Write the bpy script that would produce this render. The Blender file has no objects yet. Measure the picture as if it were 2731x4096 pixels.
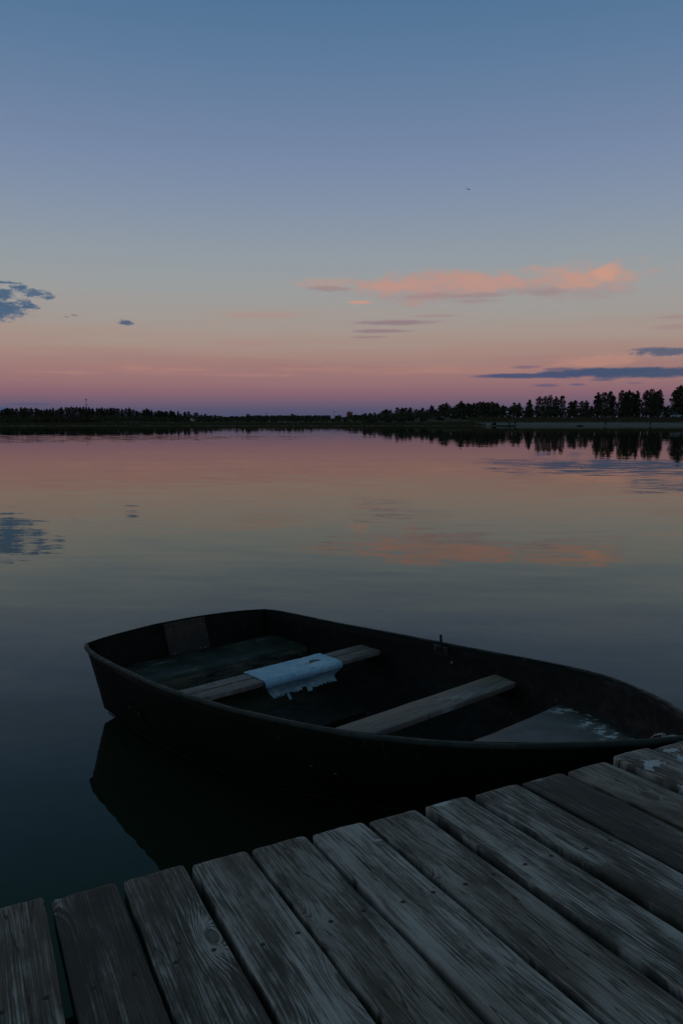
import bpy, bmesh, math, random
from mathutils import Vector, Matrix, noise
random.seed(7)
D2R = math.radians
sc = bpy.context.scene
COL = sc.collection

# ------------------------------------------------------------------ survey of the place (metres, water level z = 0)
CAM_H = 1.65                       # eye above the water
F_PX, CX, CY = 3150.7, 1365.5, 2048.0
PITCH = 6.68
_p = D2R(PITCH)
def ray(x, y):
    a = (x - CX) / F_PX; b = -(y - CY) / F_PX
    return Vector((a, math.cos(_p) + b * math.sin(_p), -math.sin(_p) + b * math.cos(_p)))
def far(px, py, dist):             # survey sighting at a known forward distance
    r = ray(px, py); r = r * (dist / r.y); r.z += CAM_H
    return r
def azel(px, py):
    r = ray(px, py)
    return math.degrees(math.atan2(r.x, r.y)), math.degrees(math.atan2(r.z, math.hypot(r.x, r.y)))
def lin(c):
    return tuple(((v / 255) / 12.92 if v / 255 <= .04045 else ((v / 255 + .055) / 1.055) ** 2.4) for v in c)

# ------------------------------------------------------------------ object helpers
def tag(o, label=None, cat=None, group=None, kind=None):
    if label: o['label'] = label
    if cat: o['category'] = cat
    if group: o['group'] = group
    if kind: o['kind'] = kind
    return o
def link(name, me, mat, parent=None, smooth=False):
    o = bpy.data.objects.new(name, me); COL.objects.link(o)
    if mat: me.materials.append(mat)
    if parent: o.parent = parent
    if smooth:
        for p in me.polygons: p.use_smooth = True
    return o
def mesh(name, verts, faces):
    me = bpy.data.meshes.new(name); me.from_pydata([tuple(v) for v in verts], [], faces); me.update()
    return me
def empty(name, loc=(0, 0, 0), rz=0):
    o = bpy.data.objects.new(name, None); COL.objects.link(o)
    o.location = loc; o.rotation_euler = (0, 0, rz); o.empty_display_size = .2
    return o
def copy_tree(o, parent=None):
    c = o.copy(); COL.objects.link(c)
    if parent: c.parent = parent
    for ch in list(o.children): copy_tree(ch, c)
    return c
class MB:
    def __init__(s): s.v = []; s.f = []
    def add(s, v, f):
        n = len(s.v); s.v += [tuple(x) for x in v]; s.f += [tuple(i + n for i in q) for q in f]
    def box(s, c, d, m=None):
        v = [Vector((sx * d[0] / 2, sy * d[1] / 2, sz * d[2] / 2)) for sx in (-1, 1) for sy in (-1, 1) for sz in (-1, 1)]
        if m: v = [m @ q for q in v]
        s.add([q + Vector(c) for q in v], [(0, 1, 3, 2), (4, 6, 7, 5), (0, 4, 5, 1), (2, 3, 7, 6), (0, 2, 6, 4), (1, 5, 7, 3)])
    def tube(s, pts, rad, n=10, cap=True):
        pts = [Vector(p) for p in pts]; m = len(pts)
        rr = rad if isinstance(rad, (list, tuple)) else [rad] * m
        vs = []; fs = []
        for i, p in enumerate(pts):
            t = (pts[min(i + 1, m - 1)] - pts[max(i - 1, 0)]).normalized()
            u = t.orthogonal().normalized() if abs(t.z) > .9 else t.cross(Vector((0, 0, 1))).normalized()
            w = t.cross(u)
            vs += [p + (u * math.cos(k * 2 * math.pi / n) + w * math.sin(k * 2 * math.pi / n)) * rr[i] for k in range(n)]
        for i in range(m - 1):
            fs += [(i * n + k, i * n + (k + 1) % n, (i + 1) * n + (k + 1) % n, (i + 1) * n + k) for k in range(n)]
        if cap: fs += [tuple(range(n))[::-1], tuple((m - 1) * n + k for k in range(n))]
        s.add(vs, fs)
    def dome(s, c, r, nrm, h=.5, n=8):
        nrm = Vector(nrm).normalized(); u = nrm.orthogonal().normalized(); w = nrm.cross(u); c = Vector(c)
        vs = []; fs = []
        for j in range(3):
            a = j * math.pi / 6
            vs += [c + (u * math.cos(k * 2 * math.pi / n) + w * math.sin(k * 2 * math.pi / n)) * r * math.cos(a) + nrm * r * h * math.sin(a) for k in range(n)]
        vs.append(c + nrm * r * h)
        for j in range(2):
            fs += [(j * n + k, j * n + (k + 1) % n, (j + 1) * n + (k + 1) % n, (j + 1) * n + k) for k in range(n)]
        fs += [(2 * n + k, 2 * n + (k + 1) % n, 3 * n) for k in range(n)]
        s.add(vs, fs)
    def build(s, name, mat, parent=None, smooth=False):
        return link(name, mesh(name, s.v, s.f), mat, parent, smooth)
def interp(tab, x):
    if x <= tab[0][0]: return tab[0][1]
    for (a, b), (c, d) in zip(tab, tab[1:]):
        if x <= c: return b + (d - b) * (x - a) / (c - a)
    return tab[-1][1]
def smooth_tab(tab, x):            # Catmull-Rom through the table
    n = len(tab)
    if x <= tab[0][0]: return tab[0][1]
    if x >= tab[-1][0]: return tab[-1][1]
    for i in range(n - 1):
        if x <= tab[i + 1][0]: break
    (x1, y1), (x2, y2) = tab[i], tab[i + 1]
    m = lambda j: (tab[min(j + 1, n - 1)][1] - tab[max(j - 1, 0)][1]) / (tab[min(j + 1, n - 1)][0] - tab[max(j - 1, 0)][0])
    h = x2 - x1; t = (x - x1) / h
    return (2*t**3-3*t*t+1)*y1 + (t**3-2*t*t+t)*h*m(i) + (-2*t**3+3*t*t)*y2 + (t**3-t*t)*h*m(i+1)
def nz(x, y, z=0.): return noise.noise(Vector((x, y, z)))
def fbm(x, y, z=0., o=4):
    return sum(nz(x * 2 ** k, y * 2 ** k, z + 7.3 * k) / 2 ** k for k in range(o))

# ------------------------------------------------------------------ node helpers
class NT:
    def __init__(s, tree): s.t = tree; s.n = tree.nodes; s.l = tree.links
    def put(s, sock, v):
        if v is None: return
        if hasattr(v, 'is_output') or isinstance(v, bpy.types.NodeSocket): s.l.new(v, sock)
        else:
            try: sock.default_value = v
            except Exception: sock.default_value = (*v, 1)
    def node(s, typ, props=None, **ins):
        n = s.n.new(typ)
        for k, v in (props or {}).items(): setattr(n, k, v)
        for k, v in ins.items(): s.put(n.inputs[k.replace('_', ' ')], v)
        return n
    def m(s, op, a, b=None, c=None, clamp=False):
        n = s.n.new('ShaderNodeMath'); n.operation = op; n.use_clamp = clamp
        for i, v in enumerate((a, b, c)): s.put(n.inputs[i], v)
        return n.outputs[0]
    def v(s, op, a, b=None, c=None):
        n = s.n.new('ShaderNodeVectorMath'); n.operation = op
        for i, q in enumerate((a, b, c)): s.put(n.inputs[i], q)
        return n.outputs['Value' if op in ('LENGTH', 'DOT_PRODUCT', 'DISTANCE') else 'Vector']
    def xyz(s, v):
        n = s.n.new('ShaderNodeSeparateXYZ'); s.l.new(v, n.inputs[0]); return n.outputs
    def comb(s, x, y, z=0.):
        n = s.n.new('ShaderNodeCombineXYZ')
        for i, q in enumerate((x, y, z)): s.put(n.inputs[i], q)
        return n.outputs[0]
    def noise(s, vec, scale=1., detail=3., rough=.5, dist=0., dim='3D'):
        n = s.n.new('ShaderNodeTexNoise'); n.noise_dimensions = dim
        s.put(n.inputs['Vector'], vec); s.put(n.inputs['Scale'], scale); n.inputs['Detail'].default_value = detail
        n.inputs['Roughness'].default_value = rough; n.inputs['Distortion'].default_value = dist
        return n
    def mr(s, x, a, b, c=0., d=1., typ='SMOOTHSTEP'):
        n = s.n.new('ShaderNodeMapRange'); n.interpolation_type = typ
        s.put(n.inputs[0], x)
        for i, q in enumerate((a, b, c, d)): s.put(n.inputs[i + 1], q)
        return n.outputs[0]
    def mix(s, f, a, b, blend='MIX'):
        n = s.n.new('ShaderNodeMix'); n.data_type = 'RGBA'; n.blend_type = blend
        s.put(n.inputs[0], f)
        for i, q in ((6, a), (7, b)):
            s.put(n.inputs[i], q if not isinstance(q, tuple) or len(q) == 4 else (*q, 1))
        return n.outputs[2]
    def ramp(s, x, stops):
        n = s.n.new('ShaderNodeValToRGB'); e = n.color_ramp.elements
        s.l.new(x, n.inputs[0])
        while len(e) < len(stops): e.new(.5)
        for el, (p, c) in zip(e, stops): el.position = p; el.color = (*c, 1)
        return n.outputs[0]
def material(name):
    m = bpy.data.materials.new(name); m.use_nodes = True; t = NT(m.node_tree)
    return m, t, m.node_tree.nodes['Principled BSDF']
def simple(name, c1, c2, scale=5., rough=.6, detail=4, bump=0., spec=.5, metallic=0.):
    m, t, b = material(name)
    tc = t.node('ShaderNodeTexCoord').outputs['Object']
    n = t.noise(tc, scale, detail, .6)
    t.l.new(t.mix(t.mr(n.outputs[0], .35, .65), c1, c2), b.inputs['Base Color'])
    b.inputs['Roughness'].default_value = rough; b.inputs['Specular IOR Level'].default_value = spec
    b.inputs['Metallic'].default_value = metallic
    if bump:
        bp = t.node('ShaderNodeBump', None, Strength=bump, Distance=.01, Height=n.outputs[0])
        t.l.new(bp.outputs[0], b.inputs['Normal'])
    return m

# ------------------------------------------------------------------ camera
cam = bpy.data.objects.new('camera', bpy.data.cameras.new('camera')); COL.objects.link(cam)
cam.data.sensor_fit = 'VERTICAL'; cam.data.sensor_height = 23.5
cam.data.lens = F_PX / 4096 * 23.5
cam.data.clip_start = .05; cam.data.clip_end = 30000
cam.location = (0, 0, CAM_H); cam.rotation_euler = (D2R(90 - PITCH), 0, 0)
sc.camera = cam
sc.view_settings.view_transform = 'Standard'; sc.view_settings.look = 'None'
sc.view_settings.exposure = 0; sc.view_settings.gamma = 1

# ------------------------------------------------------------------ sky: twilight after sunset, sun just under the horizon behind the viewer
w = bpy.data.worlds.new('World'); sc.world = w; w.use_nodes = True
t = NT(w.node_tree); bg = t.n['Background']
d = t.v('NORMALIZE', t.node('ShaderNodeTexCoord').outputs['Generated'])
dx, dy, dz = t.xyz(d)
el = t.m('MULTIPLY', t.m('ARCSINE', dz), 57.2958)
az = t.m('MULTIPLY', t.m('ARCTAN2', dx, dy), 57.2958)
pos = t.comb(az, el)
streak = t.noise(t.v('MULTIPLY', pos, (.045, .75, 1)), 1., 4, .55).outputs[0]
fine = t.noise(t.v('MULTIPLY', pos, (.42, 1.5, 1)), 1., 6, .62).outputs[0]
torn = t.noise(t.v('MULTIPLY', pos, (1.5, 3.2, 1)), 1., 6, .66).outputs[0]
puff = t.noise(t.v('MULTIPLY', pos, (.55, 1.15, 1)), 1., 7, .6).outputs[0]
band = t.mr(el, 2, 4.5)
elw = t.m('ADD', el, t.m('MULTIPLY', t.m('SUBTRACT', streak, .5), t.m('MULTIPLY', band, t.mr(el, 12, 6, 0, 2.2))))
SKY = [(-90, (20, 26, 34)), (-.5, (66, 74, 102)), (.2, (74, 79, 106)), (.7, (86, 83, 109)), (1.25, (111, 92, 112)), (1.9, (134, 100, 112)), (2.7, (150, 113, 116)),
       (3.6, (157, 120, 118)), (4.6, (163, 134, 126)), (5.8, (164, 146, 137)), (7.2, (160, 152, 147)), (9, (154, 156, 156)), (11, (146, 155, 162)),
       (14, (133, 147, 167)), (17, (120, 138, 167)), (20, (108, 130, 161)), (23, (94, 123, 157)), (26.5, (80, 115, 149)), (31, (66, 103, 126)), (40, (56, 87, 91)), (55, (60, 78, 80)), (90, (66, 76, 75))]
def epos(e): return .5 + .5 * math.copysign(math.sqrt(abs(e) / 90), e)
ef = t.m('MULTIPLY_ADD', t.m('MULTIPLY', t.m('SIGN', elw), t.m('SQRT', t.m('DIVIDE', t.m('ABSOLUTE', elw), 90.))), .5, .5)
sky = t.ramp(ef, [(epos(e), lin(c)) for e, c in SKY])
# afterglow in the quarter where the sun went down (behind the viewer)
back = t.mr(dy, .35, -1., 0., 1.)
glow = t.m('MULTIPLY', back, t.mr(el, 38, 0, 0., 1.))
sky = t.mix(t.m('MULTIPLY', glow, .8), sky, (.20, .175, .16))
def cloud(px, py, hx, hy, rgb, alpha, kind='fine', amp=1.1, soft=.75):
    global sky
    a, e = azel(px, py); ra, re = hx / 55., hy / 55.
    src = {'fine': fine, 'puff': puff, 'torn': torn}[kind]
    q = t.v('LENGTH', t.v('MULTIPLY_ADD', pos, (1 / ra, 1 / re, 0), (-a / ra, -e / re, 0)))
    q = t.m('ADD', q, t.m('MULTIPLY_ADD', src, amp * 2, -amp))
    sky = t.mix(t.mr(q, 1.15, 1.15 - soft, 0., alpha), sky, lin(rgb))
K = .9614
def P(x, y): return 1100 + x / K, 1020 + y / K
# long pink veils low in the sky
cloud(1050, 1258, 200, 16, (172, 140, 130), .5); cloud(980, 1370, 150, 14, (168, 135, 128), .5)
cloud(560, 1475, 190, 20, (166, 122, 116), .5); cloud(1900, 1480, 700, 22, (170, 128, 118), .45)
cloud(2390, 1440, 150, 30, (186, 138, 122), .6); cloud(700, 1490, 260, 16, (165, 124, 118), .35)
for x_, y_, h_ in ((1220, 1477, 130), (748, 1479, 110), (550, 1471, 60), (1750, 1484, 150), (1010, 1500, 200), (250, 1490, 160)):
    cloud(x_, y_, h_, 9, (176, 131, 123), .38, 'fine', 1.2, .95)
# the pink cloud and the mauve shade under it
cloud(*P(640, 130), 430, 62, (160, 138, 140), .55, 'puff', 1.2, .9)
cloud(*P(1130, 128), 280, 50, (158, 138, 140), .55, 'puff', 1.2, .9)
cloud(*P(190, 112), 150, 28, (176, 150, 142), .7, 'fine', 1.1, .9)
cloud(*P(1150, 84), 330, 58, (180, 150, 140), .6, 'puff', 1.3, .9)
cloud(*P(600, 112), 330, 56, (186, 146, 135), .85, 'puff', 1.3, 1.05)
cloud(*P(800, 108), 150, 40, (192, 146, 133), .8, 'puff', 1.1, 1.0)
cloud(*P(430, 118), 130, 34, (190, 147, 135), .65, 'puff', 1.1, 1.)
cloud(*P(1200, 84), 180, 46, (195, 148, 133), .75, 'puff', 1.4, 1.05)
cloud(*P(1262, 72), 50, 34, (204, 153, 133), .8, 'puff', 1.0, .9)
cloud(*P(700, 158), 270, 15, (154, 128, 131), .55, 'fine', 1.1, .9)
cloud(*P(1050, 142), 90, 18, (152, 130, 132), .55, 'fine', 1.1, .9)
cloud(*P(200, 130), 110, 12, (152, 130, 132), .7, 'fine', .9, .8)
cloud(*P(770, 176), 100, 9, (152, 128, 131), .5, 'fine', 1., .9)
cloud(*P(320, 181), 55, 8, (198, 150, 132), .8, 'fine', .7)
cloud(*P(530, 186), 60, 18, (172, 142, 136), .6)
cloud(*P(470, 260), 190, 11, (142, 120, 128), .85, 'fine', .7)
cloud(*P(395, 293), 130, 9, (142, 120, 126), .8, 'fine', .7)
cloud(*P(365, 316), 90, 6, (146, 122, 126), .6, 'fine', .6)
cloud(*P(620, 234), 110, 6, (156, 134, 134), .6, 'fine', .6)
cloud(*P(1540, 238), 90, 8, (158, 132, 132), .6, 'fine', .6); cloud(*P(1540, 278), 110, 12, (156, 130, 130), .5)
# slate blue clouds at the right
def R4(x, y): return 2000 + x / 2.145, 1450 + y / 2.145
cloud(*R4(1250, 84), 430, 22, (66, 81, 109), .95, 'fine', .95, .6)
cloud(*R4(900, 76), 240, 13, (68, 82, 110), .93, 'torn', .9, .6)
cloud(*R4(310, 113), 265, 11, (70, 80, 112), .95, 'fine', .7, .6)
cloud(*R4(210, 40), 70, 9, (122, 100, 118), .8, 'fine', .7); cloud(*R4(520, 56), 90, 7, (100, 92, 116), .8, 'fine', .6)
cloud(*R4(395, 197), 55, 7, (98, 88, 116), .8, 'fine', .6); cloud(*R4(660, 189), 32, 5, (98, 88, 116), .8, 'fine', .5)
cloud(*R4(870, 147), 50, 7, (92, 88, 114), .8, 'fine', .6); cloud(*R4(1150, 178), 40, 6, (112, 92, 114), .6)
cloud(2690, 1406, 170, 15, (84, 93, 117), .9, 'torn', 1.1, .7); cloud(2610, 1396, 80, 8, (92, 96, 118), .8, 'fine', .6)
# blue grey torn cloud at the left, two crumbs beside it
def L1(x, y): return x / 2.24, 1080 + y / 2.24
for x, y, hx, hy in ((30, 352, 95, 32), (-40, 330, 80, 34), (20, 205, 44, 17), (310, 207, 58, 15), (130, 156, 26, 8), (215, 153, 20, 8), (255, 291, 26, 11), (265, 325, 36, 10), (430, 247, 22, 6), (60, 112, 50, 5), (-60, 250, 60, 40)):
    cloud(*L1(x, y), hx * 1.05, hy * 1.15, (74, 98, 125), .9, 'torn', 1.7 if hy < 20 else 1.5, .8)
cloud(*L1(1130, 470), 36, 11, (78, 92, 120), .92, 'torn', 1.3, .7); cloud(*L1(1183, 488), 14, 5, (110, 112, 128), .7)
cloud(*L1(665, 405), 17, 5, (126, 120, 128), .8, 'fine', .6); cloud(*L1(597, 419), 16, 4, (134, 126, 130), .7, 'fine', .5)
def L2(x, y): return x / 2.24, 1500 + y / 2.24
cloud(*L2(290, 262), 110, 6, (84, 84, 112), .8, 'fine', .5); cloud(*L2(20, 298), 40, 7, (66, 86, 116), .8, 'fine', .5)
t.put(bg.inputs['Color'], sky); bg.inputs['Strength'].default_value = 1.0

# ------------------------------------------------------------------ materials
def wood(name, dark, mid, pale, knots=True, spots=(), F=760.):
    m, t, b = material(name)
    o = t.node('ShaderNodeTexCoord').outputs['Object']
    rnd = t.node('ShaderNodeObjectInfo').outputs['Random']
    x, y, z = t.xyz(o)
    xs = t.m('MULTIPLY_ADD', rnd, 61., x); ys = t.m('MULTIPLY_ADD', rnd, 17., y)
    wob = t.noise(t.comb(t.m('MULTIPLY', xs, 1.3), t.m('MULTIPLY', ys, 7.), z), 1., 2).outputs[0]
    wob2 = t.noise(t.comb(t.m('MULTIPLY', xs, 4.5), t.m('MULTIPLY', ys, 26.), z), 1., 2).outputs[0]
    phase = t.m('MULTIPLY', t.m('ADD', t.m('MULTIPLY_ADD', wob, .034, ys), t.m('MULTIPLY', wob2, .005)), F)
    kd = None
    if knots:
        vo = t.node('ShaderNodeTexVoronoi', {'voronoi_dimensions': '2D', 'feature': 'F1'}, Vector=t.comb(t.m('MULTIPLY', xs, 2.1), t.m('MULTIPLY', ys, 5.5)), Scale=1., Randomness=.95)
        kd = vo.outputs['Distance']
        on = t.mr(t.xyz(vo.outputs['Color'])[0], .22, .3)
        g = t.m('MULTIPLY', t.m('EXPONENT', t.m('MULTIPLY', t.m('MULTIPLY', kd, kd), -26.)), on)
        g2 = t.m('MULTIPLY', t.m('EXPONENT', t.m('MULTIPLY', t.m('MULTIPLY', kd, kd), -190.)), on)
        phase = t.m('ADD', phase, t.m('MULTIPLY_ADD', g, 26., t.m('MULTIPLY', g2, 22.)))
    rn = t.node('ShaderNodeTexNoise', {'noise_dimensions': '1D'}, W=t.m('MULTIPLY', phase, .30), Scale=1., Detail=3., Roughness=.6)
    ring = t.mr(rn.outputs[0], .3, .7)
    fib = t.noise(t.comb(t.m('MULTIPLY', xs, 9.), t.m('MULTIPLY', ys, 330.), z), 1., 3, .6).outputs[0]
    fib2 = t.noise(t.comb(t.m('MULTIPLY', xs, 4.5), t.m('MULTIPLY', ys, 135.), z), 1., 4, .62).outputs[0]
    patch = t.noise(t.comb(t.m('MULTIPLY', xs, 4.4), t.m('MULTIPLY', ys, 16.), z), 1., 7, .7).outputs[0]
    patch2 = t.noise(t.comb(t.m('MULTIPLY', xs, 1.2), t.m('MULTIPLY', ys, 5.), 3.3), 1., 3, .6).outputs[0]
    crk = t.noise(t.comb(t.m('MULTIPLY', xs, 1.7), t.m('MULTIPLY', ys, 24.), 8.), 1., 2, .5).outputs[0]
    crack = t.m('MULTIPLY', t.mr(t.m('ABSOLUTE', t.m('SUBTRACT', crk, .5)), .007, .002, 0., 1.), t.mr(patch2, .46, .54))
    chip = t.noise(t.comb(t.m('MULTIPLY', xs, 40.), t.m('MULTIPLY', ys, 110.), z), 1., 2, .5).outputs[0]
    chip = t.mr(chip, .73, .78)
    f = t.m('MULTIPLY_ADD', ring, t.m('MULTIPLY_ADD', g, .6, .30) if knots else .24, t.m('MULTIPLY_ADD', fib, .95, t.m('MULTIPLY', fib2, t.m('MULTIPLY_ADD', t.m('FRACT', t.m('MULTIPLY', rnd, 7.3)), .6, .35))))
    f = t.m('ADD', f, t.m('MULTIPLY_ADD', patch, 2.1, -.48))
    f = t.m('ADD', f, t.m('MULTIPLY_ADD', t.m('FRACT', t.m('MULTIPLY', rnd, 23.7)), .46, -.24))
    f = t.mr(f, 1.08, 2.02)
    colr = t.ramp(f, [(0., dark), (.5, mid), (1., pale)])
    colr = t.mix(1., colr, t.comb(*[t.m('MULTIPLY_ADD', fib2, .9, .58)] * 3), 'MULTIPLY')
    colr = t.mix(t.m('MULTIPLY', t.mr(patch2, .44, .68, 0., .75), t.m('MULTIPLY_ADD', t.m('FRACT', t.m('MULTIPLY', rnd, 41.3)), .7, .3)), colr, tuple(c * k for c, k in zip(mid, (1.05, .84, .66))))
    if knots:
        core = t.m('MULTIPLY', t.mr(kd, .075, .05), on)
        colr = t.mix(t.m('MULTIPLY', core, .65), colr, tuple(c * k for c, k in zip(dark, (.95, .8, .65))))
    dk = t.m('MAXIMUM', t.m('MULTIPLY', crack, .7), t.m('MULTIPLY', chip, .4))
    colr = t.mix(dk, colr, tuple(c * .22 for c in dark))
    if spots:                              # nail heads over the front joist
        for ny in (-.034, .036):
            q = t.v('LENGTH', t.comb(t.m('SUBTRACT', x, t.m('MULTIPLY_ADD', rnd, .03, .335)), t.m('SUBTRACT', y, t.m('MULTIPLY_ADD', rnd, .012, ny)), 0.))
            colr = t.mix(t.mr(q, .0062, .0046, 0., .9), colr, (.012, .009, .007))
    geo = t.node('ShaderNodeNewGeometry').outputs['Position']
    sn = t.noise(geo, 60., 4, .7).outputs[0]
    for cx, cy, rx, ry, a in spots:
        q = t.v('LENGTH', t.v('MULTIPLY_ADD', geo, (1 / rx, 1 / ry, 0), (-cx / rx, -cy / ry, 0)))
        q = t.m('ADD', q, t.m('MULTIPLY_ADD', sn, 3.4, -1.7))
        colr = t.mix(t.mr(q, 1.0, .75, 0., a), colr, (.62, .66, .70))
    t.put(b.inputs['Base Color'], colr)
    t.put(b.inputs['Roughness'], t.mr(f, 0, 1, .62, .8, 'LINEAR')); b.inputs['Specular IOR Level'].default_value = .3
    h = t.m('ADD', t.m('MULTIPLY', fib, .7), t.m('MULTIPLY_ADD', ring, .22, t.m('MULTIPLY', fib2, .7)))
    h = t.m('SUBTRACT', h, t.m('MULTIPLY', dk, 1.6))
    bp = t.node('ShaderNodeBump', None, Strength=.75, Distance=.0022, Height=h)
    t.l.new(bp.outputs[0], b.inputs['Normal'])
    return m

def paint(name, c1, c2, wear, wear_amt=.5, rough=.5, scale=1., sheen=.5, scum=False):
    m, t, b = material(name)
    o = t.node('ShaderNodeTexCoord').outputs['Object']
    n1 = t.noise(o, 5 * scale, 5, .65).outputs[0]
    n2 = t.noise(t.v('MULTIPLY', o, (14, 14, 40)), scale, 4, .6).outputs[0]
    n3 = t.noise(o, 34 * scale, 3, .7).outputs[0]
    sp = t.mr(t.m('MULTIPLY_ADD', n1, .45, t.m('MULTIPLY', n3, .75)), .80, .86, 0., wear_amt)
    st = t.noise(t.v('MULTIPLY', o, (38, 38, 3)), scale, 2, .5).outputs[0]
    st = t.m('MULTIPLY', t.mr(st, .66, .74), t.mr(n1, .5, .62, 0., wear_amt))
    c = t.mix(t.mr(n1, .35, .65), c1, c2)
    c = t.mix(t.m('MAXIMUM', sp, st), c, wear)
    if scum:
        zz = t.xyz(t.node('ShaderNodeNewGeometry').outputs['Position'])[2]
        c = t.mix(t.mr(t.m('MULTIPLY_ADD', n3, .016, zz), .024, .012, 0., .55), c, (.045, .040, .028))
    t.put(b.inputs['Base Color'], c)
    t.put(b.inputs['Roughness'], t.mr(n2, .3, .7, rough - .1, rough + .15)); b.inputs['Specular IOR Level'].default_value = sheen
    bp = t.node('ShaderNodeBump', None, Strength=.2, Distance=.002, Height=t.m('ADD', t.m('MULTIPLY', n1, .6), t.m('MULTIPLY', n3, .7)))
    t.l.new(bp.outputs[0], b.inputs['Normal'])
    return m

H_DECK = .88; TA, TB = .06, -.05            # the jetty leans a little
def deck_pt(px, py):
    r = ray(px, py); k = -H_DECK / (r.z - TA * r.x - TB * r.y)
    return Vector((r.x * k, r.y * k, r.z * k + CAM_H))
z7 = lambda x, y: (x / 1.12, 3200 + y / 1.12)
z8 = lambda x, y: (1300 + x / 1.0957, 2900 + y / 1.0957)
spots = []
for q, rx, ry, a in ((z8(1435, 168), .030, .024, .8), (z8(1415, 185), .012, .03, .7), (z8(1515, 108), .03, .014, .75), (z8(1570, 145), .02, .03, .8), (z8(1568, 275), .02, .02, .7),
                     (z8(508, 348), .020, .010, .75), (z8(530, 338), .012, .008, .7), (z8(228, 505), .014, .005, .75), (z8(925, 236), .02, .010, .4), (z8(1450, 235), .02, .008, .3)):
    p = deck_pt(*q); spots.append((p.x, p.y, rx, ry, a))
M_DECK = wood('weathered_deck_wood', (.030, .028, .023), (.120, .110, .096), (.45, .425, .41), True, spots)
M_SEAT = wood('thwart_wood', (.15, .135, .13), (.30, .28, .285), (.52, .50, .53), True, F=560.)
M_JOIST = simple('wet_timber', (.02, .019, .017), (.045, .04, .035), 8, .8)
M_HULL = paint('dark_green_hull_paint', (.0055, .0078, .0066), (.0075, .0095, .0075), (.055, .065, .06), .8, .62, 1., .11, True)
M_RIM = paint('rim_paint', (.019, .031, .028), (.036, .050, .046), (.10, .115, .105), .8, .6, 2., .2)
m, t, b = material('bench_paint')
o_ = t.node('ShaderNodeTexCoord').outputs['Object']; x, y, z = t.xyz(o_)
s1 = t.noise(t.v('MULTIPLY', o_, (30, 5, 30)), 1., 6, .68).outputs[0]; s2 = t.noise(o_, 4.5, 4, .6).outputs[0]; s3 = t.noise(o_, 42., 3, .7).outputs[0]
c = t.mix(t.mr(s2, .36, .64), (.018, .024, .021), (.045, .055, .050))
c = t.mix(t.m('MULTIPLY', t.mr(s1, .50, .72), t.mr(s2, .42, .62)), c, (.19, .21, .20))
c = t.mix(t.mr(t.m('MULTIPLY_ADD', s3, .8, t.m('MULTIPLY', s1, .3)), .72, .78, 0., .8), c, (.006, .006, .005))
edge = t.m('MULTIPLY', t.mr(t.m('ABSOLUTE', t.m('SUBTRACT', x, .437)), .020, .006), t.mr(s1, .40, .56))
c = t.mix(t.m('MULTIPLY', edge, .8), c, (.14, .125, .095))
t.put(b.inputs['Base Color'], c); b.inputs['Roughness'].default_value = .5; b.inputs['Specular IOR Level'].default_value = .15
bp = t.node('ShaderNodeBump', None, Strength=.4, Distance=.004, Height=s1); t.l.new(bp.outputs[0], b.inputs['Normal'])
M_BENCH = m
M_FLOOR = paint('floor_paint', (.014, .017, .014), (.034, .033, .024), (.05, .05, .04), .5, .6, 1., .15)
M_PAD = simple('old_plywood', (.022, .016, .013), (.04, .032, .027), 9, .75, bump=.3)
M_STEEL = simple('dull_steel', (.03, .03, .03), (.07, .065, .06), 30, .5, metallic=.4)
M_BOLT = simple('bolt_zinc', (.12, .12, .115), (.2, .2, .19), 40, .5, metallic=.3)
M_COVER = None

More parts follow.
